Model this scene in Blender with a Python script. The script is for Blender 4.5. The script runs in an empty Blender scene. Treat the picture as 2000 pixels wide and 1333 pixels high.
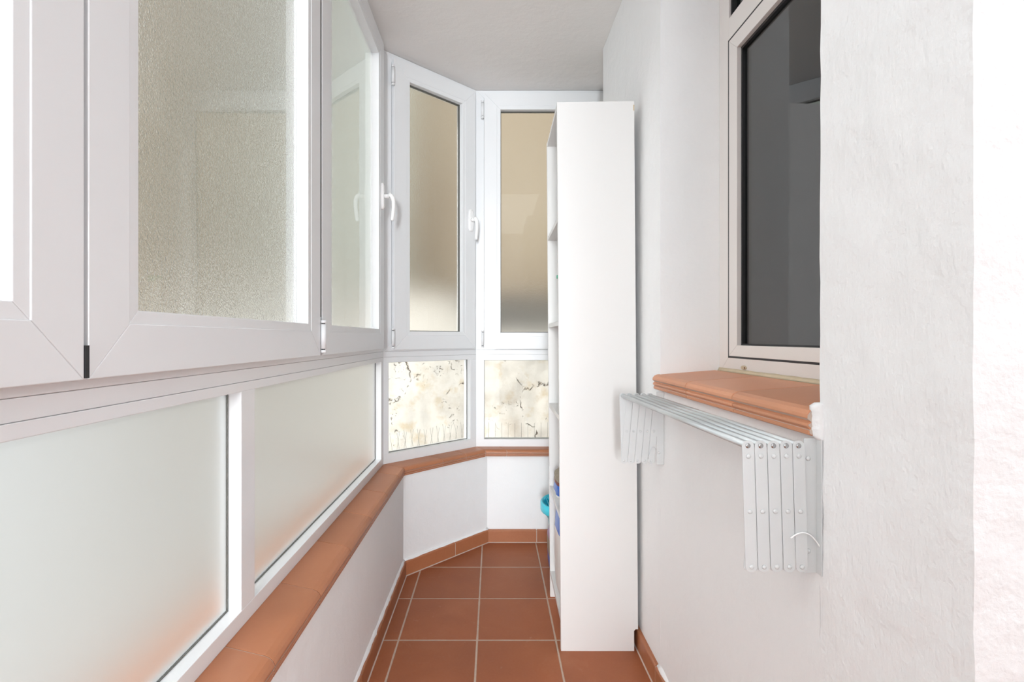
import bpy, bmesh, math, random
from mathutils import Vector, noise, Matrix
random.seed(7)
S = bpy.context.scene
COL = S.collection

# ---------------------------------------------------------------- camera, light, exposure
cam_d = bpy.data.cameras.new('camera')
cam = bpy.data.objects.new('camera', cam_d); COL.objects.link(cam)
cam.location = (0, 0, 1.152)
cam.rotation_euler = (math.radians(90), 0, 0)
cam_d.sensor_width = 36; cam_d.lens = 17.6
cam_d.shift_x = 0.018; cam_d.shift_y = -0.00325
cam_d.clip_start = 0.02
S.camera = cam

SKY = 1.1
w = bpy.data.worlds.new('sky'); S.world = w; w.use_nodes = True
nt = w.node_tree; bg = nt.nodes['Background']
tc = nt.nodes.new('ShaderNodeTexCoord'); sx = nt.nodes.new('ShaderNodeSeparateXYZ')
cr = nt.nodes.new('ShaderNodeValToRGB')
nt.links.new(tc.outputs['Generated'], sx.inputs[0]); nt.links.new(sx.outputs['Z'], cr.inputs[0])
nt.links.new(cr.outputs[0], bg.inputs[0])
cr.color_ramp.elements[0].position = 0.0; cr.color_ramp.elements[0].color = (0.90, 0.955, 1.0, 1)
cr.color_ramp.elements[1].position = 1.0; cr.color_ramp.elements[1].color = (0.86, 0.93, 1.0, 1)
bg.inputs[1].default_value = SKY

def area(name, loc, rot, sx_, sy_, power, col=(1, 1, 1)):
    l = bpy.data.lights.new(name, 'AREA'); l.shape = 'RECTANGLE'; l.size = sx_; l.size_y = sy_
    l.energy = power; l.color = col
    o = bpy.data.objects.new(name, l); COL.objects.link(o); o.location = loc; o.rotation_euler = rot
    return o
# added, unseen fill lights: under the gallery ceiling, and in the room beyond the doorway
area('gallery_fill_light', (0.0, -0.1, 2.57), (0, 0, 0), 0.9, 1.9, 4.6, (.92, 0.965, 1))
area('room_fill_light', (1.9, -0.6, 2.5), (0, 0, 0), 1.2, 1.2, 23, (.92, 0.965, 1))
# added frontal fill, shining in through an opening made for it in the rear wall
area('rear_fill_light', (-0.38, -5.0, 1.52), (math.radians(90), 0, 0), 0.9, 1.64, 250, (.92, .965, 1))
sun_d = bpy.data.lights.new('sun', 'SUN'); sun_d.energy = 2.15; sun_d.angle = math.radians(3); sun_d.color = (1, .96, .9)
sun = bpy.data.objects.new('sun', sun_d); COL.objects.link(sun)
sun.rotation_euler = Vector((.75, .50, -.45)).to_track_quat('-Z', 'Y').to_euler()

vs = S.view_settings
vs.view_transform = 'Standard'; vs.look = 'None'; vs.gamma = 1.0; vs.use_curve_mapping = False
vs.exposure = 0.56
S.cycles.max_bounces = 14; S.cycles.diffuse_bounces = 7; S.cycles.glossy_bounces = 5; S.cycles.transmission_bounces = 10
S.cycles.sample_clamp_indirect = 6

# ---------------------------------------------------------------- materials
def srgb(r, g, b):
    f = lambda c: (c/12.92 if c <= .04045 else ((c+.055)/1.055)**2.4)
    return (f(r/255), f(g/255), f(b/255), 1)

def newmat(name):
    m = bpy.data.materials.new(name); m.use_nodes = True
    return m, m.node_tree, m.node_tree.nodes['Principled BSDF']

def texnoise(t, scale, detail=3, rough=.55, vec=None, dist=0):
    n = t.nodes.new('ShaderNodeTexNoise'); n.inputs['Scale'].default_value = scale
    n.inputs['Detail'].default_value = detail; n.inputs['Roughness'].default_value = rough
    n.inputs['Distortion'].default_value = dist
    if vec is None:
        c = t.nodes.new('ShaderNodeTexCoord'); vec = c.outputs['Object']
    t.links.new(vec, n.inputs['Vector'])
    return n

def bump(t, bsdf, height, strength, dist, prev=None, target=None):
    b = t.nodes.new('ShaderNodeBump'); b.inputs['Strength'].default_value = strength
    b.inputs['Distance'].default_value = dist
    t.links.new(height, b.inputs['Height'])
    if prev: t.links.new(prev.outputs[0], b.inputs['Normal'])
    if bsdf: t.links.new(b.outputs[0], bsdf.inputs['Normal'])
    return b

def ramp(t, src, stops, interp='LINEAR'):
    r = t.nodes.new('ShaderNodeValToRGB'); r.color_ramp.interpolation = interp
    e = r.color_ramp.elements
    while len(e) < len(stops): e.new(0.5)
    for k, (p, c) in enumerate(stops):
        e[k].position = p; e[k].color = c
    t.links.new(src, r.inputs[0])
    return r

def mix(t, fac, a, b, mode='MIX'):
    m = t.nodes.new('ShaderNodeMix'); m.data_type = 'RGBA'; m.blend_type = mode
    for sock, v in ((m.inputs[0], fac), (m.inputs[6], a), (m.inputs[7], b)):
        if hasattr(v, 'links'): t.links.new(v, sock)
        elif isinstance(v, (int, float)): sock.default_value = v
        else: sock.default_value = v
    return m.outputs[2]

def math_(t, op, a, b=None, c=None):
    m = t.nodes.new('ShaderNodeMath'); m.operation = op
    for i, v in enumerate((a, b, c)):
        if v is None: continue
        if hasattr(v, 'links'): t.links.new(v, m.inputs[i])
        else: m.inputs[i].default_value = v
    return m.outputs[0]

def plaster(name, col, bs=1.0, fine=150, coarse=11):
    m, t, p = newmat(name)
    n1 = texnoise(t, coarse, 4, .6); n2 = texnoise(t, fine, 3, .6)
    c = mix(t, math_(t, 'MULTIPLY', n1.outputs[0], .5), col, tuple(x*.94 for x in col[:3])+(1,))
    t.links.new(c, p.inputs['Base Color']); p.inputs['Roughness'].default_value = .85
    p.inputs['Specular IOR Level'].default_value = .25
    b1 = bump(t, None, n1.outputs[0], .30*bs, .02)
    # trowel strokes: stretched noise
    cc = t.nodes.new('ShaderNodeTexCoord'); mp = t.nodes.new('ShaderNodeMapping')
    mp.inputs['Rotation'].default_value = (.7, .2, 0); mp.inputs['Scale'].default_value = (30, 70, 14)
    t.links.new(cc.outputs['Object'], mp.inputs[0])
    n3 = texnoise(t, 1.0, 3, .6, vec=mp.outputs[0])
    b3 = bump(t, None, n3.outputs[0], .35*bs, .003, b1)
    bump(t, p, n2.outputs[0], .35*bs, .002, b3)
    return m

WHITE = (.88, .885, .89, 1)
M = {}
M['plaster'] = plaster('white_plaster', WHITE, .8)
M['plaster_rough'] = plaster('rough_white_plaster', WHITE, 1.6, 120, 9)
M['ceiling'] = plaster('ceiling_paint', (.86, .84, .825, 1), .5)

def plain(name, col, rough=.4, metal=0, spec=.5, coat=0, var=0.03, nscale=6):
    m, t, p = newmat(name)
    n = texnoise(t, nscale, 2)
    c = mix(t, n.outputs[0], col, tuple(max(0, x*(1-var)) for x in col[:3])+(1,))
    t.links.new(c, p.inputs['Base Color'])
    p.inputs['Roughness'].default_value = rough; p.inputs['Metallic'].default_value = metal
    p.inputs['Specular IOR Level'].default_value = spec; p.inputs['Coat Weight'].default_value = coat
    p.inputs['Coat Roughness'].default_value = .08
    return m
M['pvc'] = plain('white_pvc', (.82, .835, .85, 1), .30, coat=.15, var=.02)
M['pvc_warm'] = plain('white_aluminium_frame', (.80, .76, .73, 1), .35, var=.02)
M['handle'] = plain('handle_white', (.93, .93, .93, 1), .22, coat=.4, var=.01)
M['gasket'] = plain('black_gasket', (.02, .02, .022, 1), .5)
M['grey_gasket'] = plain('grey_gasket', (.13, .13, .12, 1), .5)
M['melamine'] = plain('white_melamine', (.75, .745, .735, 1), .42, var=.01)
M['alu'] = plain('white_enamelled_aluminium', (.68, .70, .705, 1), .35, metal=.15, var=.03, nscale=20)
M['alurod'] = plain('anodised_rod', (.62, .65, .66, 1), .3, metal=.5, var=.03)
M['chrome'] = plain('chrome_screw', (.5, .5, .5, 1), .2, metal=1)
M['clear'] = plain('clear_plastic', (.95, .96, .97, 1), .1, coat=.6)
M['turq'] = plain('turquoise_plastic', (.0, .45, .62, 1), .3, coat=.2, var=.05)
M['turqlt'] = plain('light_turquoise_plastic', (.05, .62, .78, 1), .3, coat=.2, var=.05)
M['blue'] = plain('blue_print', (.0, .13, .62, 1), .35, coat=.2, var=.2, nscale=30)
M['bottle'] = plain('bottle_white', (.85, .86, .85, 1), .3)
M['green'] = plain('green_cap', (.05, .45, .27, 1), .35)
M['cardbrown'] = plain('red_brown_print', (.25, .06, .03, 1), .5, var=.4, nscale=40)
M['greyboard'] = plain('grey_green_board', (.22, .25, .23, 1), .6)
M['caulk'] = plain('yellowed_silicone', (.70, .58, .40, 1), .5, var=.25, nscale=25)
M['steel'] = plain('steel_wire', (.35, .34, .32, 1), .35, metal=.8)
M['hardboard'] = plain('white_hardboard', (.82, .81, .80, 1), .6)

def terracotta(name, base, dark, rough=.42, edge=(.5, .25, .12, 1)):
    m, t, p = newmat(name)
    n = texnoise(t, 5, 5, .6, dist=.4); n2 = texnoise(t, 90, 3, .6)
    oi = t.nodes.new('ShaderNodeObjectInfo')
    c = mix(t, n.outputs[0], base, dark)
    c = mix(t, math_(t, 'MULTIPLY', n2.outputs[0], .25), c, edge)
    hs = t.nodes.new('ShaderNodeHueSaturation')
    t.links.new(math_(t, 'MULTIPLY_ADD', oi.outputs['Random'], .16, .92), hs.inputs['Value'])
    t.links.new(c, hs.inputs['Color'])
    t.links.new(hs.outputs[0], p.inputs['Base Color']); p.inputs['Roughness'].default_value = rough
    p.inputs['Specular IOR Level'].default_value = .45
    bump(t, p, n2.outputs[0], .12, .001)
    return m
M['terra'] = terracotta('terracotta_sill', (.48, .185, .09, 1), (.39, .14, .065, 1))
M['terra_base'] = terracotta('terracotta_skirting', (.42, .155, .07, 1), (.33, .11, .05, 1))
M['terra_light'] = terracotta('light_terracotta_sill', (.66, .30, .17, 1), (.56, .24, .13, 1))
M['terra_ledge'] = terracotta('terracotta_ledge_sunlit', (.80, .33, .16, 1), (.72, .27, .12, 1))  # sunlit brightness put into the ledge colour
M['grout'] = plain('pale_grout', (.58, .47, .40, 1), .9, var=.2, nscale=40)

def floor_mat():
    m, t, p = newmat('terracotta_floor_tiles')
    g = t.nodes.new('ShaderNodeNewGeometry'); s = t.nodes.new('ShaderNodeSeparateXYZ')
    t.links.new(g.outputs['Position'], s.inputs[0])
    wob = texnoise(t, 14, 2, vec=g.outputs['Position'])
    def line(axis, off, pitch, hw):
        v = math_(t, 'DIVIDE', math_(t, 'SUBTRACT', s.outputs[axis], off), pitch)
        fr = math_(t, 'FRACT', math_(t, 'ADD', v, 50))
        d = math_(t, 'MULTIPLY', math_(t, 'MINIMUM', fr, math_(t, 'SUBTRACT', 1, fr)), pitch)
        d = math_(t, 'ADD', d, math_(t, 'MULTIPLY', math_(t, 'SUBTRACT', wob.outputs[0], .5), .003))
        cell = math_(t, 'FLOOR', math_(t, 'ADD', v, 50))
        mr = t.nodes.new('ShaderNodeMapRange'); mr.inputs['From Min'].default_value = hw-.0012
        mr.inputs['From Max'].default_value = hw+.0012
        t.links.new(d, mr.inputs['Value'])
        return mr.outputs[0], cell
    lx, cx = line('X', -.0625, .299, .0034); ly, cy = line('Y', 1.9045, .303, .0032)
    tile = math_(t, 'MULTIPLY', lx, ly)
    wn = t.nodes.new('ShaderNodeTexWhiteNoise'); wn.noise_dimensions = '2D'
    cv = t.nodes.new('ShaderNodeCombineXYZ'); t.links.new(cx, cv.inputs[0]); t.links.new(cy, cv.inputs[1])
    t.links.new(cv.outputs[0], wn.inputs['Vector'])
    n = texnoise(t, 3.2, 5, .6, vec=g.outputs['Position'], dist=.6)
    n2 = texnoise(t, 120, 2, .6, vec=g.outputs['Position'])
    c = ramp(t, n.outputs[0], [(.3, (.31, .088, .032, 1)), (.55, (.35, .104, .038, 1)), (.75, (.39, .135, .058, 1))])
    c = mix(t, math_(t, 'MULTIPLY', n2.outputs[0], .12), c.outputs[0], (.5, .28, .17, 1))
    # faint whitish scuffs
    sc = texnoise(t, 9, 6, .75, vec=g.outputs['Position'], dist=2.5)
    scr = ramp(t, sc.outputs[0], [(.62, (0, 0, 0, 1)), (.80, (1, 1, 1, 1))])
    c = mix(t, math_(t, 'MULTIPLY', scr.outputs[0], .35), c, (.55, .40, .32, 1))
    hs = t.nodes.new('ShaderNodeHueSaturation'); t.links.new(c, hs.inputs['Color'])
    t.links.new(math_(t, 'MULTIPLY_ADD', wn.outputs['Value'], .14, .93), hs.inputs['Value'])
    gn = texnoise(t, 60, 3, vec=g.outputs['Position'])
    gc = mix(t, gn.outputs[0], (.60, .48, .39, 1), (.44, .33, .26, 1))
    c = mix(t, tile, gc, hs.outputs[0])
    t.links.new(c, p.inputs['Base Color'])
    r = math_(t, 'MULTIPLY_ADD', tile, -.42, .9)
    t.links.new(math_(t, 'ADD', r, math_(t, 'MULTIPLY', n.outputs[0], .1)), p.inputs['Roughness'])
    p.inputs['Specular IOR Level'].default_value = .4
    b = bump(t, None, tile, .6, .0015)
    bump(t, p, n2.outputs[0], .06, .001, b)
    return m
M['floor'] = floor_mat()

def glass(name, rough, bumpy=0, tint=(.97, .99, .98, 1), bscale=330, ior=1.45, wave=0):
    m, t, p = newmat(name)
    p.inputs['Base Color'].default_value = tint
    p.inputs['Transmission Weight'].default_value = 1
    p.inputs['Roughness'].default_value = rough; p.inputs['IOR'].default_value = ior
    if bumpy:
        n = texnoise(t, bscale, 2, .6)
        b = bump(t, None, n.outputs[0], bumpy, .002)
        n2 = texnoise(t, bscale*.45, 2, .5)
        bump(t, p, n2.outputs[0], bumpy*.5, .002, b)
    elif wave:
        n = texnoise(t, 8, 1, .5); bump(t, p, n.outputs[0], wave, .01)
    return m
M['glass_in'] = glass('pane_inner_face', .015, wave=.03)
M['glass_tex'] = glass('pane_textured_face', .24, .6, (.97, .985, .97, 1))
M['glass_frost'] = glass('pane_frosted_face', .75, 0, (.535, .545, .54, 1))
M['glass_frost_in'] = glass('frosted_inner_face', .30)
M['glass_clear'] = glass('clear_pane', .0)
M['glass_tint'] = glass('grey_tinted_pane', .0, tint=(.50, .51, .52, 1), ior=1.6)

def rock():
    m, t, p = newmat('cream_rock')
    co = t.nodes.new('ShaderNodeTexCoord')
    warp = texnoise(t, 2.4, 5, .65, vec=co.outputs['Object'])
    mixv = t.nodes.new('ShaderNodeMix'); mixv.data_type = 'VECTOR'; mixv.inputs[0].default_value = .22
    t.links.new(co.outputs['Object'], mixv.inputs[4]); t.links.new(warp.outputs['Color'], mixv.inputs[5])
    vo = t.nodes.new('ShaderNodeTexVoronoi'); vo.feature = 'DISTANCE_TO_EDGE'; vo.inputs['Scale'].default_value = 3.1
    t.links.new(mixv.outputs[1], vo.inputs['Vector'])
    cr_ = ramp(t, vo.outputs['Distance'], [(0, (1, 1, 1, 1)), (.016, (0, 0, 0, 1))])
    mask = ramp(t, texnoise(t, 3.4, 4, .7, vec=co.outputs['Object']).outputs[0], [(.54, (0, 0, 0, 1)), (.62, (1, 1, 1, 1))])
    crack = math_(t, 'MULTIPLY', cr_.outputs[0], mask.outputs[0])
    fs = ramp(t, texnoise(t, 26, 5, .7, vec=co.outputs['Object'], dist=1.2).outputs[0], [(.60, (0, 0, 0, 1)), (.66, (1, 1, 1, 1))])
    fm = ramp(t, texnoise(t, 4.5, 3, .6, vec=mixv.outputs[1]).outputs[0], [(.55, (0, 0, 0, 1)), (.62, (1, 1, 1, 1))])
    crack = math_(t, 'MAXIMUM', crack, math_(t, 'MULTIPLY', math_(t, 'MULTIPLY', fs.outputs[0], fm.outputs[0]), .8))
    n = texnoise(t, 5, 6, .65, vec=co.outputs['Object'])
    base = ramp(t, n.outputs[0], [(.3, (.56, .50, .42, 1)), (.48, (.65, .61, .55, 1)), (.62, (.69, .65, .59, 1)), (.8, (.66, .59, .48, 1))])
    och = ramp(t, texnoise(t, 6, 4, .6, vec=co.outputs['Object']).outputs[0], [(.56, (0, 0, 0, 1)), (.70, (1, 1, 1, 1))])
    c = mix(t, math_(t, 'MULTIPLY', och.outputs[0], .55), base.outputs[0], (.50, .36, .17, 1))
    c = mix(t, crack, c, (.16, .11, .07, 1))
    t.links.new(c, p.inputs['Base Color']); p.inputs['Roughness'].default_value = .95
    n2 = texnoise(t, 16, 6, .65, vec=co.outputs['Object'])
    b = bump(t, None, n2.outputs[0], .3, .012)
    bump(t, p, math_(t, 'SUBTRACT', 1, crack), .8, .03, b)
    return m
M['rock'] = rock()

def render_wall():
    m, t, p = newmat('brown_rendered_wall')
    co = t.nodes.new('ShaderNodeTexCoord')
    n = texnoise(t, .9, 5, .6, vec=co.outputs['Object'])
    c = ramp(t, n.outputs[0], [(.3, (.24, .17, .115, 1)), (.55, (.35, .275, .19, 1)), (.75, (.41, .335, .24, 1))])
    t.links.new(c.outputs[0], p.inputs['Base Color']); p.inputs['Roughness'].default_value = .95
    bump(t, p, texnoise(t, 12, 5, .6, vec=co.outputs['Object']).outputs[0], .5, .03)
    return m
M['render'] = render_wall()
M['pale'] = plain('pale_green_render', (.80, .84, .74, 1), .9, var=.25, nscale=1.5)
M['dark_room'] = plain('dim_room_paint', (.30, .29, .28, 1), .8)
M['ext'] = plain('exterior_paint', (.7, .69, .67, 1), .9)

# ---------------------------------------------------------------- mesh helpers
def wloc(o):
    v = Vector((0, 0, 0))
    while o is not None:
        v += o.location; o = o.parent
    return v

class MB:
    def __init__(s): s.v = []; s.f = []; s.mi = []; s.sm = []
    def add(s, vs, fs, mi=0, smooth=False):
        b = len(s.v); s.v += [tuple(x) for x in vs]
        for f in fs: s.f.append([b+i for i in f]); s.mi.append(mi); s.sm.append(smooth)
    def hexa(s, p, mi=0):      # p: 4 bottom, 4 top (same order)
        s.add(p, [(0, 3, 2, 1), (4, 5, 6, 7), (0, 1, 5, 4), (1, 2, 6, 5), (2, 3, 7, 6), (3, 0, 4, 7)], mi)
    def box(s, x0, y0, z0, x1, y1, z1, mi=0):
        s.hexa([(x0, y0, z0), (x1, y0, z0), (x1, y1, z0), (x0, y1, z0), (x0, y0, z1), (x1, y0, z1), (x1, y1, z1), (x0, y1, z1)], mi)
    def prism(s, poly, z0, z1, mi=0):
        n = len(poly)
        s.add([(x, y, z0) for x, y in poly]+[(x, y, z1) for x, y in poly],
              [tuple(range(n))[::-1], tuple(range(n, 2*n))]+[(i, (i+1) % n, n+(i+1) % n, n+i) for i in range(n)], mi)
    def loft(s, sections, mi=0, caps=True, smooth=False):
        n = len(sections[0]); b = []
        for q in sections: b += q
        fs = []
        for k in range(len(sections)-1):
            for i in range(n):
                j = (i+1) % n; fs.append((k*n+i, k*n+j, (k+1)*n+j, (k+1)*n+i))
        if caps: fs += [tuple(range(n))[::-1], tuple((len(sections)-1)*n+i for i in range(n))]
        s.add(b, fs, mi, smooth)
    def tube(s, pts, r, n=10, mi=0, smooth=True, squash=None):
        pts = [Vector(p) for p in pts]; R = r if isinstance(r, (list, tuple)) else [r]*len(pts)
        secs = []; up = None
        for k, p in enumerate(pts):
            d = (pts[min(k+1, len(pts)-1)]-pts[max(k-1, 0)]).normalized()
            if up is None:
                up = Vector((0, 0, 1)) if abs(d.z) < .9 else Vector((1, 0, 0))
            a = d.cross(up).normalized(); up = a.cross(d).normalized()
            secs.append([tuple(p+(a*math.cos(2*math.pi*i/n)+up*math.sin(2*math.pi*i/n))*R[k]) for i in range(n)])
        s.loft(secs, mi, True, smooth)
    def build(s, name, mat, parent=None, bevel=0, seg=2, structure=False, flip=False):
        me = bpy.data.meshes.new(name)
        off = wloc(parent) if parent else Vector((0, 0, 0))
        me.from_pydata([tuple(Vector(v)-off) for v in s.v], [], s.f)
        mats = mat if isinstance(mat, list) else [mat]
        for m in mats: me.materials.append(m)
        for i, p in enumerate(me.polygons): p.material_index = s.mi[i]; p.use_smooth = s.sm[i]
        bm = bmesh.new(); bm.from_mesh(me); bmesh.ops.recalc_face_normals(bm, faces=bm.faces); bm.to_mesh(me); bm.free()
        me.update()
        o = bpy.data.objects.new(name, me); COL.objects.link(o)
        if parent: o.parent = parent
        if bevel:
            b = o.modifiers.new('bevel', 'BEVEL'); b.width = bevel; b.segments = seg; b.limit_method = 'ANGLE'
            b.angle_limit = math.radians(35)
        if structure: o['kind'] = 'structure'
        return o

def empty(name, loc, label=None, cat=None, group=None, structure=False):
    o = bpy.data.objects.new(name, None); COL.objects.link(o); o.location = loc; o.empty_display_size = .1
    if structure: o['kind'] = 'structure'
    tag(o, label, cat, group); return o
def tag(o, label=None, cat=None, group=None):
    if label: o['label'] = label
    if cat: o['category'] = cat
    if group: o['group'] = group

class Frame:
    """local window frame: u along the wall, v up, w out of the wall into the room"""
    def __init__(s, O, P):
        s.O = Vector((O[0], O[1], 0)); d = Vector((P[0]-O[0], P[1]-O[1], 0)); s.L = d.length; s.d = d.normalized()
        s.n = Vector((s.d.y, -s.d.x, 0))
    def p(s, u, v, w): return tuple(s.O+s.d*u+s.n*w+Vector((0, 0, v)))
    def box(s, mb, u0, v0, w0, u1, v1, w1, mi=0):
        mb.hexa([s.p(u0, v0, w0), s.p(u1, v0, w0), s.p(u1, v0, w1), s.p(u0, v0, w1),
                 s.p(u0, v1, w0), s.p(u1, v1, w0), s.p(u1, v1, w1), s.p(u0, v1, w1)], mi)
    def ring(s, mb, u0, v0, u1, v1, t, w0, w1, ch=0, mi=0):
        """mitred frame of four profiles; t = (left, right, bottom, top); ch lowers the inner edge"""
        l, r, b, tp = t
        o = [(u0, v0), (u1, v0), (u1, v1), (u0, v1)]; i = [(u0+l, v0+b), (u1-r, v0+b), (u1-r, v1-tp), (u0+l, v1-tp)]
        for k in range(4):
            j = (k+1) % 4
            mb.hexa([s.p(*o[k], w0), s.p(*o[j], w0), s.p(*i[j], w0), s.p(*i[k], w0),
                     s.p(*o[k], w1), s.p(*o[j], w1), s.p(*i[j], w1-ch), s.p(*i[k], w1-ch)], mi)

def pane(F, name, u0, v0, u1, v1, w, mats, parent, th=.005):
    mb = MB(); F.box(mb, u0, v0, w-th, u1, v1, w)
    o = mb.build(name, mats, parent)
    # room-side face gets slot 1
    if len(mats) > 1:
        for p in o.data.polygons:
            if p.normal.dot(F.n) > .9: p.material_index = 1
    return o

def handle(F, u, v, w, parent):
    mb = MB()
    secs = []
    for (ww, k) in ((w, 1), (w+.009, 1), (w+.012, .82)):
        q = []
        for a in range(20):
            an = 2*math.pi*a/20; hu = .0155*k; hv = .062*k
            cu = math.copysign(abs(math.cos(an))**.6, math.cos(an))*hu; cv = math.copysign(abs(math.sin(an))**.6, math.sin(an))*hv
            q.append(F.p(u+cu, v+cv, ww))
        secs.append(q)
    mb.loft(secs)
    mb.build('handle_rosette', M['handle'], parent)
    mb = MB()
    mb.tube([F.p(u, v, w+.010), F.p(u, v, w+.034)], .0105, 14)
    P = [(0, .030), (-.004, .044), (-.016, .052), (-.032, .055), (-.06, .055), (-.09, .052), (-.115, .049), (-.122, .048)]
    mb.tube([F.p(u, v+a+.006, w+b) for a, b in [(0.004, .034)]+P[1:]], [.0095, .0105, .0105, .010, .0095, .009, .0085, .006], 12)
    mb.build('handle_lever', M['handle'], parent)

def hinge(F, u, v, w, parent, h=.075):
    mb = MB()
    mb.tube([F.p(u, v, w), F.p(u, v+h, w)], .0085, 12)
    mb.tube([F.p(u, v-.012, w), F.p(u, v-.003, w)], .0085, 12)
    mb.tube([F.p(u, v+h+.003, w), F.p(u, v+h+.012, w)], .0085, 12)
    mb.tube([F.p(u, v-.003, w), F.p(u, v+h+.003, w)], .0055, 8, mi=1)
    mb.build('hinge', [M['pvc'], M['gasket']], parent)

SF = .022      # how far sashes stand in front of the frame face
def sash(F, parent, u0, u1, v0, v1, gm, handle_u=None, hinge_u=None, st=.074, bd=.021, gasket=True):
    mb = MB()
    F.ring(mb, u0, v0, u1, v1, (st,)*4, -.035, SF, .0)
    k = st-.0008
    F.ring(mb, u0+k, v0+k, u1-k, v1-k, (bd,)*4, -.030, SF-.0014, .0006)
    so = mb.build('sash', M['pvc'], parent, .0014)
    k = st+bd-.001
    if gasket:
        g = MB(); F.ring(g, u0+k, v0+k, u1-k, v1-k, (.0035,)*4, -.022, -.005)
        g.build('glazing_gasket', M['grey_gasket'], so)
    pane(F, 'glass_pane', u0+k, v0+k, u1-k, v1-k, -.012, [M['glass_tex'], M['glass_in']], so)
    if handle_u: handle(F, handle_u, 1.815, SF, so)
    if hinge_u:
        hinge(F, hinge_u, v0+.02, SF+.006, so); hinge(F, hinge_u, v1-.135, SF+.006, so)
    return so

def win(F, name, U0, U1, sashes, lows, vb, label=None, post0=.046, low_mats=None, gask=True, sv0=1.098, rail0=1.035, lv0=.562, low_bead=.0):
    root = empty(name, (F.O.x+F.d.x*U0, F.O.y+F.d.y*U0, vb), structure=True)
    top = 2.578
    # upper frame
    mb = MB()
    F.ring(mb, U0, 1.0835, U1, top, (.045, .045, .040, .045), -.060, 0)
    for a, b in zip(sashes[:-1], sashes[1:]):
        c = (a['u1']+b['u0'])/2
        F.box(mb, c-.03, 1.115, -.060, c+.03, top-.04, -.0)
    mb.build('upper_frame', M['pvc'], root, .0014)
    # coupling rail
    mb = MB(); F.box(mb, U0, 1.0555, -.055, U1, 1.0830, -.001); mb.build('coupling_rail', M['pvc'], root, .0012)
    # lower frame
    mb = MB()
    F.box(mb, U0, vb, -.060, U1, lv0, 0); F.box(mb, U0, rail0, -.060, U1, 1.055, 0)
    edges = [U0]+[x for q in lows for x in q]+[U1]
    for a, b in zip(edges[0::2], edges[1::2]):
        F.box(mb, a, lv0-.0005, -.060, b, rail0+.0005, -.0004)
    mb.build('lower_frame', M['pvc'], root, .0012)
    for (a, b) in lows:
        g = MB(); F.ring(g, a+.0005, lv0+.0005, b-.0005, rail0-.0005, (.0016,)*4, -.036, -.0285)
        g.build('glazing_gasket', M['grey_gasket'], root)
        pane(F, 'glass_pane', a+.001, lv0+.001, b-.001, rail0-.001, -.031, low_mats, root)
    for q in sashes:
        sash(F, root, q['u0'], q['u1'], sv0, 2.553, None, q.get('handle'), q.get('hinge'), gasket=gask)
    return root

# ---------------------------------------------------------------- setting: walls, floor, ceiling
def offset_prism(mb, pts_in, pts_out, z0, z1):
    for k in range(len(pts_in)-1):
        a, b = pts_in[k], pts_in[k+1]; c, d = pts_out[k+1], pts_out[k]
        mb.prism([a, b, c, d], z0, z1)

# floor slab following the bay
mb = MB(); mb.prism([(-.60, -1.45), (3.2, -1.45), (3.2, 1.9), (.95, 1.9), (.95, 3.02), (-.16, 3.02), (-.60, 2.60)], -.12, 0)
mb.build('floor', M['floor'], structure=True)
mb = MB(); mb.prism([(-.62, -1.45), (3.2, -1.45), (3.2, 1.9), (.95, 1.9), (.95, 3.02), (-.16, 3.02), (-.62, 2.60)], 2.580, 2.75)
mb.build('ceiling', M['ceiling'], structure=True)

WI = [(-.437, -1.2), (-.437, 2.424), (-.036, 2.827), (.75, 2.827)]
WO = [(-.62, -1.2), (-.62, 2.51), (-.125, 2.99), (.75, 2.99)]
def low_wall(name, i):
    mb = MB(); mb.prism([WI[i], WI[i+1], WO[i+1], WO[i]], 0, .486)
    mb.build(name, M['plaster'], structure=True)
low_wall('wall_left', 0); low_wall('wall_angled', 1); low_wall('wall_back', 2)

# right wall
RW = [(.541, 2.472), (.546, 1.638), (.561, .860), (.570, .5947)]
RW = [Vector((x, y, 0)) for x, y in RW]
def rough_block(name, poly, z0, z1, mat, amp=.0014, seg=.022, frq=28, hide=None):
    """plastered block whose faces are gently uneven"""
    mb = MB(); mb.prism(poly, z0, z1)
    o = mb.build(name, mat, structure=True)
    bm = bmesh.new(); bm.from_mesh(o.data)
    for axis in (2, 0, 1):
        lo = min(v.co[axis] for v in bm.verts); hi = max(v.co[axis] for v in bm.verts)
        n = min(60, int((hi-lo)/(seg*(2 if axis == 2 else 1.3))))
        for k in range(1, n):
            no = [0, 0, 0]; no[axis] = 1; co = [0, 0, 0]; co[axis] = lo+(hi-lo)*k/n
            bmesh.ops.bisect_plane(bm, geom=bm.verts[:]+bm.edges[:]+bm.faces[:], plane_co=co, plane_no=no)
    for v in bm.verts:
        d = noise.noise_vector(v.co*frq)*amp+noise.noise_vector(v.co*frq*.35)*amp
        v.co += d
    for f in bm.faces: f.smooth = False
    bm.to_mesh(o.data); bm.free()
    return o
rough_block('wall_right', [(.541, 2.472), (.546, 1.638), (.80, 1.638), (.80, 2.472)], 0, 2.579, M['plaster'], .0006)
mb = MB(); mb.prism([(.546, 1.6375), (.561, .8605), (.80, .8605), (.80, 1.6375)], 0, .986)
mb.prism([(.546, 1.6375), (.561, .8605), (.80, .8605), (.80, 1.6375)], 2.44, 2.579)
mb.build('wall_under_window', M['plaster'], structure=True)
rough_block('wall_right_pier', [(.561, .860), (.570, .5947), (.80, .5947), (.80, .860)], 0, 2.579, M['plaster_rough'], .0016)
mb = MB(); mb.prism([(.57, .594), (.59, -.40), (.80, -.40), (.80, .594)], 2.10, 2.579)
mb.prism([(.59, -.40), (.59, -1.2), (.80, -1.2), (.80, -.40)], 0, 2.579)
mb.build('wall_right_near', M['plaster'], structure=True)
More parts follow.
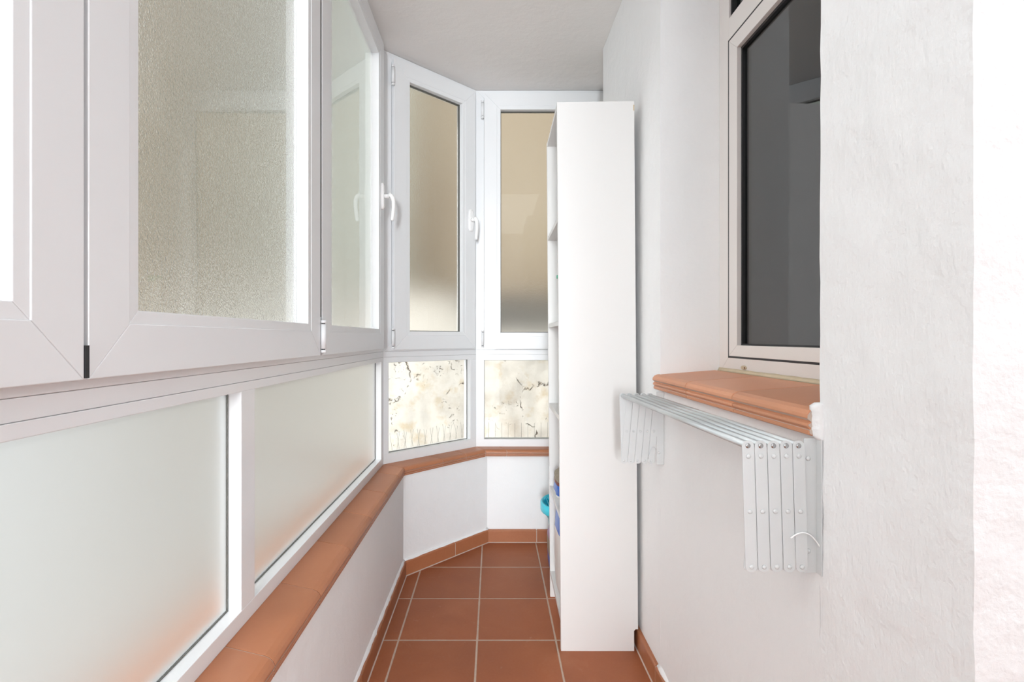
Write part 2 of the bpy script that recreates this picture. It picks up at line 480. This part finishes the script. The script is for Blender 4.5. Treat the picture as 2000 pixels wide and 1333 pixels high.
# side wall of the recess beyond the right-hand pier, gallery end wall, room seen through the door
mb = MB(); mb.box(.80, 2.30, 0, .90, 3.0, 2.579); mb.box(.75, 2.473, 0, .80, 2.99, 2.579); mb.build('wall_recess', M['plaster'], structure=True)
mb = MB(); mb.box(-.62, -1.42, 0, -.50, -1.2, 2.579); mb.box(-.50, -1.42, 2.41, .08, -1.2, 2.579); mb.box(.08, -1.42, 0, .59, -1.2, 2.579)  # opening shaped to let the added rear fill light in
mb.build('wall_rear', M['plaster'], structure=True)
mb = MB(); mb.box(3.1, -1.4, 0, 3.2, .70, 2.579); mb.box(.80, -1.42, 0, 3.1, -1.3, 2.579); mb.box(.80, .62, 0, 3.1, .70, 2.579)
mb.build('wall_room', M['plaster'], structure=True)
# dim room behind the grey window
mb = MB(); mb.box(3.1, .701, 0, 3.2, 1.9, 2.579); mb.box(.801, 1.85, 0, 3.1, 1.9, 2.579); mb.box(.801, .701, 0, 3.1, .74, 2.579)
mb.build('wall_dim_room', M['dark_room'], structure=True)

# ---------------------------------------------------------------- baseboards (terracotta skirting tiles)
def skirting(name, pts, joints, h=.071, th=.015, side=1, lumps=True, hs=None):
    """pts: two plan points of the wall line; tile strip stands th in front"""
    a, b = Vector((*pts[0], 0)), Vector((*pts[1], 0)); d = (b-a).normalized(); L = (b-a).length
    n = Vector((d.y, -d.x, 0))*side
    root = empty(name, tuple(a), structure=True)
    e = [0]+joints+[L]
    for k in range(len(e)-1):
        s0, s1 = e[k]+.0022, e[k+1]-.0022
        pr = [(0.0002, 0), (th, 0), (th, h-.006), (th-.002, h-.002), (th-.006, h), (.0002, h)]
        mb = MB(); secs = []
        for s_ in (s0, s1):
            m0 = 0
            secs.append([tuple(a+d*s_+n*q[0]+Vector((0, 0, q[1]))) for q in pr])
        mb.loft(secs); mb.build('skirting_tile', M['terra_base'], root, .0008)
    mb = MB(); pr = [(.0001, .0002), (th-.0018, .0002), (th-.0018, h-.004), (.0001, h-.004)]
    mb.loft([[tuple(a+d*s_+n*q[0]+Vector((0, 0, q[1]))) for q in pr] for s_ in (0, L)])
    mb.build('skirting_grout', M['grout'], root)
    # floor joint
    mb = MB(); pr = [(th-.001, .0001), (th+.004, .0001), (th-.001, .004)]
    mb.loft([[tuple(a+d*s_+n*q[0]+Vector((0, 0, q[1]))) for q in pr] for s_ in (0, L)])
    mb.build('skirting_floor_joint', M['grout'], root)
    if lumps:
        mb = MB(); secs = []; N = max(8, int(L/.02))
        for i in range(N+1):
            s_ = L*i/N; c = a+d*s_
            k = .35+.6*abs(noise.noise(c*9))+.5*abs(noise.noise(c*31))
            secs.append([tuple(c+n*x+Vector((0, 0, z))) for x, z in ((-.002, h-.004), (.004+.009*k, h-.002), (.004+.008*k, h+.004*k), (.001, h+.012*k), (-.002, h+.014*k))])
        mb.loft(secs, smooth=True); mb.build('paint_edge', M['plaster'], root)
    return root
skirting('baseboard_left', [(-.437, -1.19), (-.437, 2.424)], [.3*i+.1 for i in range(12)])
skirting('baseboard_angled', [(-.4335, 2.4275), (-.036, 2.827)], [.315])
skirting('baseboard_back', [(-.036, 2.827), (.75, 2.827)], [.278, .578], lumps=False)
skirting('baseboard_right', [(.546, 1.65), (.541, 2.472)], [.30, .60], side=-1, lumps=False)
skirting('baseboard_right_near', [(.561, .87), (.546, 1.648)], [.3, .6], side=-1)
skirting('baseboard_pier', [(.57, .60), (.561, .868)], [], side=-1)

# ---------------------------------------------------------------- bay windows
F1 = Frame((-.545, 0), (-.545, 2.478)); F2 = Frame((-.545, 2.478), (-.10, 2.885)); F3 = Frame((-.10, 2.885), (.75, 2.885))
frost = [M['glass_frost'], M['glass_frost_in']]
clear = [M['glass_clear']]
w1 = win(F1, 'window_1', -1.19, 2.478,
         [dict(u0=-1.11, u1=-.242), dict(u0=-.232, u1=.640), dict(u0=.6465, u1=1.513, hinge=1.5215), dict(u0=1.530, u1=2.390, handle=2.345)],
         [(-1.14, -.28), (-.21, 1.083), (1.144, 2.434)], .524, low_mats=frost, lv0=.560, gask=False)
w2 = win(F2, 'window_2', 0, F2.L, [dict(u0=.047, u1=.580, handle=.543, hinge=.038)], [(.030, .560)], .524, low_mats=clear, sv0=1.091, rail0=1.028, lv0=.572)
w3 = win(F3, 'window_3', 0, .85, [dict(u0=.046, u1=.80, handle=.76, hinge=.037)], [(.046, .80)], .524, low_mats=clear, sv0=1.087, rail0=1.022, lv0=.566)
# dark rebate gasket seen in the gap between the first two casements of the left wall
mb = MB(); F1.box(mb, .6405, 1.100, .0005, .6462, 1.142, .0235); mb.build('sash_gap_gasket', M['gasket'], w1)
mb = MB(); F1.box(mb, 1.5262, 1.215, .0005, 1.5297, 2.40, .018); mb.build('sash_gap_gasket', M['gasket'], w1)
# corner posts outside the mitres
mb = MB(); mb.prism([(-.546, 2.4775), (-.5045-.04, 2.4785), (-.586, 2.523), (-.606, 2.478)], .524, 2.578)
mb.prism([(-.1005, 2.8855), (-.0995, 2.8855), (-.0995, 2.945), (-.141, 2.930)], .524, 2.578)
mb.build('trim_3', M['pvc'], structure=True)
# ---------------------------------------------------------------- terracotta sills
def sill_prof(D, T, drop=0):
    """(q back from nose, z) list: rounded top edge and reeded front"""
    return [(D, 0), (.026, -drop*.9), (.014, -.0018-drop), (.006, -.0062-drop), (.0015, -.0125-drop), (.0008, -.0165-drop),
            (.006, -.0190-drop), (.0068, -.0212-drop), (.0022, -.0240-drop), (.0018, -.0275-drop), (.0060, -.0300-drop), (.0068, -.0320-drop),
            (.0040, -.0345-drop), (.0050, -T+.001), (.0075, -T), (D, -T)]
def sill_run(root, B0, Fr0, B1, Fr1, joints, z, T=.040, drop=0, prof=None, gap=.0028, mat=None):
    B0, Fr0, B1, Fr1 = [Vector((*p, 0)) for p in (B0, Fr0, B1, Fr1)]
    def sec(t, shrink=0):
        B = B0.lerp(B1, t); F_ = Fr0.lerp(Fr1, t); q = (B-F_); D = q.length; q.normalize()
        out = []
        for i, (a, zz) in enumerate(prof or sill_prof(D, T, drop)):
            aa = D if a > D*.95 else a+shrink
            z2 = zz - shrink if zz > -T*.6 else zz+shrink
            out.append(tuple(F_+q*aa+Vector((0, 0, z+z2))))
        return out
    L = (Fr1-Fr0).length
    e = [0]+[j/L for j in joints]+[1]; g = gap/2/L
    for k in range(len(e)-1):
        mb = MB(); mb.loft([sec(e[k]+g), sec(e[k+1]-g)], smooth=False)
        o = mb.build('sill_tile', mat or M['terra'], root, .0008)
    mb = MB(); mb.loft([sec(0, .0016), sec(1, .0016)]); mb.build('sill_grout', M['grout'], root)
r = empty('trim_1', (-.43, 1.2, .485), structure=True)
yj = [.46-.52*3+.26*i for i in range(0, 14)]
yj = [y for y in yj if -1.1 < y < 2.35]
sill_run(r, (-.546, -1.19), (-.427, -1.19), (-.546, 2.479), (-.427, 2.416), [(y+1.19) for y in yj], .524)
sill_run(r, (-.546, 2.479), (-.427, 2.416), (-.099, 2.887), (-.043, 2.800), [.24, .40], .524)
sill_run(r, (-.099, 2.887), (-.043, 2.800), (.75, 2.887), (.75, 2.800), [.12, .38, .64], .524, T=.038)

# ---------------------------------------------------------------- right window (grey glass) and its sill
def rwx(y, off=0): return .5776-.0193*y+off      # wall face
def fx(y): return .7386+.0193*(1.638-y)
F4 = Frame((fx(1.638), 1.638), (fx(.86), .86))
# d points towards the camera, n must point into the gallery (-x)
if F4.n.x > 0: F4.n = -F4.n
w4 = empty('window_4', (fx(1.25), 1.25, 1.04), structure=True)
mb = MB()
Lw = F4.L
F4.ring(mb, 0, 1.035, Lw, 2.44, (.064, .05, .0575, .05), -.05, 0)
F4.box(mb, .060, 2.085, -.05, Lw-.05, 2.157, -.0004)
mb.build('window_frame', M['pvc_warm'], w4, .0012)
mb = MB()
F4.ring(mb, .0655, 1.0945, Lw-.052, 2.0825, (.050, .050, .034, .046), -.04, .001)
so = mb.build('sash', M['pvc_warm'], w4, .0012)
mb = MB(); F4.ring(mb, .113, 1.1265, Lw-.099, 2.0385, (.009, .009, .007, .010), -.036, -.012); mb.build('glazing_gasket', M['gasket'], so)
pane(F4, 'glass_pane', .116, 1.130, Lw-.102, 2.034, -.020, [M['glass_tint']], so)
mb = MB(); F4.ring(mb, .0595, 1.0890, Lw-.0465, 2.0880, (.0062,)*4, -.03, .0004); mb.build('sash_gap', M['gasket'], w4)
mb = MB(); F4.ring(mb, .064, 2.157, Lw-.052, 2.39, (.008,)*4, -.036, -.006); mb.build('glazing_gasket', M['gasket'], w4)
pane(F4, 'glass_pane', .066, 2.159, Lw-.054, 2.388, -.020, [M['glass_tint']], w4)
# old screw hole with filler in the frame
mb = MB()
c = Vector(F4.p(.155, 1.063, .0005))
mb.loft([[tuple(c+F4.d*math.cos(a)*.017*k+Vector((0, 0, math.sin(a)*.0065*k))+F4.n*z) for a in [i*math.pi/8 for i in range(16)]] for k, z in ((1, 0), (.8, .002), (.3, .0024))], smooth=True)
mb.build('filler_patch', M['caulk'], w4)
mb = MB(); c = Vector(F4.p(.165, 1.063, .003)); mb.tube([c, c+F4.n*.0008], .0028, 10); mb.build('screw_hole', M['cardbrown'], w4)

r = empty('trim_2', (.62, 1.24, .99), structure=True)
def prof2():
    return [(.20, .0145), (.030, .0012), (.016, -.0005), (.006, -.005), (.001, -.012), (.0005, -.018), (.006, -.0225), (.0072, -.025),
            (.0024, -.028), (.002, -.033), (.006, -.0365), (.007, -.0385), (.004, -.041), (.0045, -.047), (.009, -.049), (.20, -.049)]
sill_run(r, (fx(1.636), 1.636), (.524, 1.655), (fx(.862), .862), (.539, .862), [.27, .53], 1.0315, T=.049, prof=prof2(), mat=M['terra_light'])
mb = MB(); secs = []
for i in range(41):
    u = Lw*i/40; k = .6+.8*abs(noise.noise(Vector((u*14, 3, 1))))
    secs.append([F4.p(u, 1.044, -.001), F4.p(u, 1.044, .009*k+.002), F4.p(u, 1.048+.002*k, .006*k), F4.p(u, 1.053+.004*k, .001), F4.p(u, 1.053, -.001)])
mb.loft(secs, smooth=True); mb.build('silicone_bead', M['caulk'], r)
# ragged plaster where the sill meets the pier
mb = MB(); secs = []
for i in range(26):
    z = .976+.064*i/25; c = Vector((.545, .861, z)); k = .55+.5*noise.noise(c*60)+.25*noise.noise(c*150)
    k *= min(1, i/4+.3, (25-i)/3+.3)
    secs.append([(.575, .872, z), (.575, .853, z), (.560, .8535, z), (.5585-.016*k, .8565, z), (.5575-.014*k, .866, z)])
mb.loft(secs, smooth=True); mb.build('plaster_patch', M['plaster_rough'], r)

# ---------------------------------------------------------------- bookcase
bx, by = .392, 2.039
root = empty('bookcase', (bx, by, 0), 'tall narrow open white bookcase standing at the right wall, side panel to the camera', 'bookcase')
Hh = 2.02; X0 = .250; X1 = .533; Y0 = 1.838; Y1 = 2.240; T = .018
def side(y0, y1):
    nx, nz = .0145, .080
    pr = [(X0, 0), (X1-nx, 0), (X1-nx, nz-.006), (X1-nx+.005, nz), (X1, nz), (X1, Hh), (X0, Hh)]
    mb = MB(); n = len(pr)
    mb.add([(x, y0, z) for x, z in pr]+[(x, y1, z) for x, z in pr],
           [tuple(range(n)), tuple(range(n, 2*n))[::-1]]+[(i, (i+1) % n, n+(i+1) % n, n+i) for i in range(n)])
    return mb.build('side_panel', M['melamine'], root, .0008)
side(Y0, Y0+T); side(Y1-T, Y1)
for z, nm in ((Hh-T, 'top_board'), (1.584, 'shelf'), (1.197, 'shelf'), (.845, 'shelf'), (.478, 'shelf'), (.098, 'bottom_board')):
    mb = MB(); mb.box(X0+.001, Y0+T+.0003, z, X1-.006, Y1-T-.0003, z+T)
    mb.build(nm, M['melamine'], root, .0008)
mb = MB(); mb.box(X0+.024, Y0+T+.0003, .0005, X0+.040, Y1-T-.0003, .0975); mb.build('plinth', M['melamine'], root, .0008)
mb = MB(); mb.box(X1-.0055, Y0+T+.0003, .085, X1-.002, Y1-T-.0003, Hh-T-.0003); mb.build('back_panel', M['hardboard'], root)
# tiny chip of bare board on the top edge
mb = MB(); mb.box(X1-.0045, Y0-.0003, 1.985, X1+.0003, Y0+.010, 2.006); mb.build('chipped_edge', M['caulk'], root)
root.rotation_euler = (0, math.radians(-.42), math.radians(-.6))

# things on the shelves
def lathe(mb, c, prof, n=20, mi=0, sy=1):
    mb.loft([[(c[0]+r_*math.cos(2*math.pi*i/n), c[1]+sy*r_*math.sin(2*math.pi*i/n), c[2]+z) for i in range(n)] for r_, z in prof], mi, True, True)
b = empty('spray_bottle', (.305, 2.08, 1.2155), 'white plastic bottle with a green cap on the bookcase shelf near eye level', 'bottle')
mb = MB(); lathe(mb, (.305, 2.08, 1.2155), [(.034, 0), (.036, .01), (.036, .12), (.030, .145), (.014, .165), (.013, .172)]); mb.build('bottle_body', M['bottle'], b)
mb = MB(); lathe(mb, (.305, 2.08, 1.387), [(.016, .0005), (.016, .022), (.012, .026)]); mb.box(.262, 2.070, 1.398, .30, 2.090, 1.412); mb.build('bottle_cap', M['green'], b, .002)

def bag(name, c, sx_, sy_, h, mats, label, cat, bands, crump=.006, group=None, top_pinch=.35):
    """soft filled bag: bands = [(fraction, material index)]"""
    root = None
    mb = MB(); n = 24; N = 14; secs = []
    for k in range(N+1):
        f = k/N; z = h*f
        px = 1-(1-top_pinch)*max(0, (f-.72)/.28)**1.5; py = 1+.05*math.sin(f*3); base = min(1, .82+f*2.2)
        q = []
        for i in range(n):
            a = 2*math.pi*i/n
            ca = math.copysign(abs(math.cos(a))**.55, math.cos(a)); sa = math.copysign(abs(math.sin(a))**.55, math.sin(a))
            v = Vector((c[0]+ca*sx_/2*px*base, c[1]+sa*sy_/2*py*base, c[2]+z))
            d = noise.noise(v*38)*crump+noise.noise(v*90)*crump*.5
            v.x += ca*d; v.y += sa*d
            if k > 1: v.z += noise.noise(v*30)*crump*.8
            else: v.z = c[2]+z
            q.append(tuple(v))
        secs.append(q)
    for k in range(N):
        f = (k+.5)/N; mi = 0
        for fr, m_ in bands:
            if f >= fr: mi = m_
        for i in range(n):
            j = (i+1) % n
            mb.add([secs[k][i], secs[k][j], secs[k+1][j], secs[k+1][i]], [(0, 1, 2, 3)], mi, True)
    mb.add(secs[0], [tuple(range(n))[::-1]], 0); mb.add(secs[-1], [tuple(range(n))], bands[-1][1])
    o = mb.build(name, mats, None)
    bm = bmesh.new(); bm.from_mesh(o.data); bmesh.ops.remove_doubles(bm, verts=bm.verts, dist=1e-5)
    bmesh.ops.recalc_face_normals(bm, faces=bm.faces); bm.to_mesh(o.data); bm.free()
    off = Vector(c)
    for v in o.data.vertices: v.co -= off
    o.location = off
    tag(o, label, cat, group)
    return o
M['crumple'] = plain('crumpled_beige_wrap', (.42, .36, .27, 1), .6, var=.6, nscale=60)
bag('printed_bag', (.312, 2.075, .4968), .115, .17, .112, [M['bottle'], M['blue'], M['cardbrown'], M['crumple']],
    'crumpled blue and beige printed bag on the second shelf of the bookcase', 'bag', [(0, 0), (.12, 1), (.52, 2), (.66, 3)], .005)
# blue-printed carton hanging lower: on the bottom board
bag('detergent_pack', (.314, 2.05, .1165), .115, .20, .352, [M['bottle'], M['blue'], M['turqlt']],
    'white and blue detergent pack on the bottom board of the bookcase', 'pack', [(0, 0), (.74, 1)], .003, top_pinch=.8)

# ---------------------------------------------------------------- between bookcase and back wall
bag('pet_food_sack', (.405, 2.50, 0.0008), .262, .30, .203, [M['cardbrown'], M['blue'], M['crumple'], M['purple'] if 'purple' in M else plain('lilac_print', (.42, .28, .45, 1), .5, var=.3, nscale=30)],
    'printed sack under the turquoise bucket behind the bookcase', 'sack', [(0, 1), (.35, 2), (.75, 3)], .004, top_pinch=.85)
bk = empty('bucket', (.400, 2.50, .206), 'turquoise plastic bucket with flared rim resting on the sack behind the bookcase', 'bucket')
mb = MB(); c = (.400, 2.50, .206)
outer = [(.118, 0), (.124, .02), (.128, .045), (.150, .078), (.164, .085), (.166, .090), (.166, .124), (.160, .130)]
inner = [(.153, .128), (.150, .094), (.124, .055), (.116, .03), (.108, .008)]
n = 40; P = outer+inner
secs = [[(c[0]+r_*math.cos(2*math.pi*i/n), c[1]+r_*math.sin(2*math.pi*i/n), c[2]+z) for i in range(n)] for r_, z in P]
mb.loft(secs, 0, True, True); body = mb.build('bucket_body', M['turqlt'], bk)
mb = MB()
for k in range(3):
    mb.box(.27+.05*k, 2.40, .312, .274+.05*k, 2.60, .329)
mb.box(.268, 2.42, .314, .40, 2.425, .327); mb.box(.268, 2.57, .314, .40, 2.575, .327)
mb.build('wringer_ribs', M['turq'], bk, .001)
mb = MB(); mb.box(.262, 2.262, .0006, .40, 2.274, .118)
o = mb.build('grey_board', M['greyboard'], None, .001); tag(o, 'narrow grey-green board on the floor behind the foot of the bookcase', 'board')

# ---------------------------------------------------------------- wall drying rack
rk = empty('drying_rack', (.55, 1.23, .745), 'white folding wall-mounted drying rack with five rods under the terracotta window sill', 'drying rack')
xs = [.4375, .4593, .4812, .5030, .5245]
def rivet(mb, x, y, z, s, r_=.0042, h=.002):
    mb.tube([(x, y, z), (x, y+s*h*.6, z), (x, y+s*h, z)], [r_, r_*.9, r_*.45], 12)
def strap(mb, x0, z0, x1, z1, y, th=.0016, wd=.0205):
    """flat bar with rounded ends between (x0,z0) and (x1,z1)"""
    a, b_ = Vector((x0, 0, z0)), Vector((x1, 0, z1)); d = (b_-a).normalized(); s_ = Vector((d.z, 0, -d.x)); R = wd/2
    out = []
    for k in range(9):
        an = math.pi*k/8; out.append(a - d*math.sin(an)*R*.9 + s_*math.cos(an)*R)
    for k in range(9):
        an = math.pi*k/8; out.append(b_ + d*math.sin(an)*R*.9 - s_*math.cos(an)*R)
    n_ = len(out)
    mb.add([tuple(p+Vector((0, y-th/2, 0))) for p in out]+[tuple(p+Vector((0, y+th/2, 0))) for p in out],
           [tuple(range(n_)), tuple(range(n_, 2*n_))[::-1]]+[(i, (i+1) % n_, n_+(i+1) % n_, n_+i) for i in range(n_)])
def bracket(yb, sgn, dx):
    """yb: plane of the bracket, sgn: side of the smooth outer straps"""
    wx = .5776-.0193*yb
    mb = MB(); mb.box(wx-.0243, yb+.0015, .745, wx-.0015, yb+.0032, .978); mb.box(wx-.0028, yb-.012*sgn if sgn > 0 else yb+.0016, .745, wx-.0008, yb+.0016 if sgn > 0 else yb+.018, .978)
    mb.build('wall_plate', M['alu'], rk, .0004)
    for z in (.943, .783):
        m2 = MB(); rivet(m2, wx-.017, yb+.0015, z, -1); m2.build('rivet', M['alu'], rk)
    for i, x in enumerate(xs):
        x += dx
        yo = yb-.0026*sgn
        m2 = MB(); strap(m2, x, .966, x+.006, .7575, yo); s_o = m2.build('strap', M['alu'], rk, .0003)
        m2 = MB(); rivet(m2, x, yo-.0008*sgn, .966, -sgn, .0046, .0014); m2.build('screw', M['chrome'], s_o)
        for z in (.948, .853, .7575):
            m2 = MB(); rivet(m2, x+.006*(.966-z)/.2085, yo-.0008*sgn, z, -sgn); m2.build('rivet', M['alu'], s_o)
    for i in range(5 if sgn < 0 else 4):
        x = xs[i]+dx; yi = yb-.0004*sgn
        m2 = MB(); strap(m2, x+.021, .948, x+.004, .7575, yi); m2.build('cross_strap', M['alu'], rk, .0003)
        if sgn < 0:
            for xx, z in ((x+.0125, .853), (x+.004, .7575), (x+.001, .966)):
                m2 = MB(); rivet(m2, xx, yi-.0008, z, -1, .0036, .0018); m2.build('rivet', M['alu'], rk)
bracket(.864, 1, 0); bracket(1.602, -1, -.024)
for x in xs:
    mb = MB(); mb.tube([(x, .864, .966), (x-.024, 1.602, .966)], .0062, 14); mb.build('rod', M['alurod'], rk)
# clear plastic tie looped at the foot of the brackets
mb = MB()
mb.tube([(.5776-.0193*.86-.052+.058*t_, .858, .808+.018*math.sin(t_*2.6)-.038*t_*t_) for t_ in [i/14 for i in range(15)]], .0013, 8)
mb.build('plastic_tie', M['clear'], rk)
mb = MB()
mb.tube([(.492+.026*t_, 1.596, .765+.038*math.sin(t_*2.2)) for t_ in [i/10 for i in range(11)]], .0009, 8)
mb.build('wire_hook', M['alurod'], rk)

# ---------------------------------------------------------------- outside
def ground_grid(name, x0, x1, z0, z1, yf, nx, nz, mat, label, cat, top=None):
    mb = MB(); vs_ = []; th = .45
    for j in range(nz+1):
        for i in range(nx+1):
            x = x0+(x1-x0)*i/nx; z = z0+(z1-z0)*j/nz; zz = z0+(z-z0)*(top(x)-z0)/(z1-z0) if top else z; vs_.append((x, yf(x, zz), zz))
    fs = [(j*(nx+1)+i, j*(nx+1)+i+1, (j+1)*(nx+1)+i+1, (j+1)*(nx+1)+i) for j in range(nz) for i in range(nx)]
    n0 = len(vs_)
    mb.add(vs_, fs, 0, True)
    # thickness behind
    mb.add([(x0, yf(x0, z0), z0), (x1, yf(x1, z0), z0), (x1, yf(x1, z0)+th, z0), (x0, yf(x0, z0)+th, z0),
            (x0, yf(x0, z1), z1), (x1, yf(x1, z1), z1), (x1, yf(x1, z1)+th, z1), (x0, yf(x0, z1)+th, z1)], [(4, 5, 6, 7), (1, 2, 6, 5), (0, 3, 7, 4), (2, 3, 7, 6)])
    o = mb.build(name, mat); tag(o, label, cat); return o
def rock_y(x, z):
    v = Vector((x*1.3, 3.1, z*1.3))
    return 3.95+.12*(z-.5)+.035*noise.noise(v)+.028*noise.noise(v*3)+.012*noise.noise(v*8)+.004*noise.noise(v*22)
ground_grid('rock_face', -2.95, 3.2, -1.2, 1.50, rock_y, 260, 110, M['rock'], 'cream cracked rock face outside the clear lower panes of the bay', 'rock',
    top=lambda x: 1.50-.32*max(0, min(1, (x+.35)/.3)))
mb = MB(); mb.prism([(-3.0, 3.3), (-3.0, 5.0), (3.2, 5.0), (3.2, 5.2), (-3.5, 5.2), (-3.5, 3.3)], -1.24, 8.0); o = mb.build('building_wall', M['render']); tag(o, 'brown rendered wall above the rock behind the textured panes', 'wall')
mb = MB(); mb.box(-2.5, 4.75, -1.24, -1.02, 4.98, 7.5); o = mb.build('pale_building', M['pale']); tag(o, 'pale grey-green wall outside behind the textured casements of the left wall', 'building')
mb = MB(); mb.box(-14, -12, -1.6, 12, 16, -1.25); o = mb.build('ground', M['ext'], structure=True)
# outer terracotta ledge below the left panes, pale ledge below the clear panes
mb = MB(); mb.prism([(-.6055, -1.19), (-.6055, 2.48), (-.73, 2.53), (-.73, -1.19)], .50, .548)
mb.build('trim_4', M['terra_ledge'], structure=True)
mb = MB(); mb.prism([(-.606, 2.53), (-.14, 2.948), (.75, 2.948), (.75, 3.13), (-.20, 3.13), (-.73, 2.66)], .45, .505)
mb.build('trim_5', M['ext'], structure=True)
def spikes(name, p0, p1, n_, splay, label):
    a, b_ = Vector(p0), Vector(p1); d = (b_-a).normalized(); nn = Vector((d.y, -d.x, 0))
    root = empty(name, tuple(a), label, 'bird spikes')
    mb = MB(); mb.loft([[tuple(c+nn*x+Vector((0, 0, z))) for x, z in ((-.011, 0), (.011, 0), (.011, .004), (-.011, .004))] for c in (a, b_)])
    mb.build('spike_base', M['clear'], root)
    for k in range(n_):
        c = a.lerp(b_, (k+.5)/n_)+Vector((0, 0, .003)); s_ = splay*(1 if k % 2 else -1)
        tip = c+Vector((0, 0, .125+.015*noise.noise(c*40)))+d*s_*.4+nn*s_*.6
        mb = MB(); mb.tube([c, tip], .0009, 6); mb.build('spike', M['steel'], root)
spikes('bird_spikes', (-.05, 3.06, .5055), (.55, 3.06, .5055), 15, .0, 'row of upright steel bird spikes outside the back window')
spikes('bird_spikes', (-.56, 2.73, .5055), (-.16, 3.07, .5055), 24, .026, 'row of splayed steel bird spikes outside the angled window')
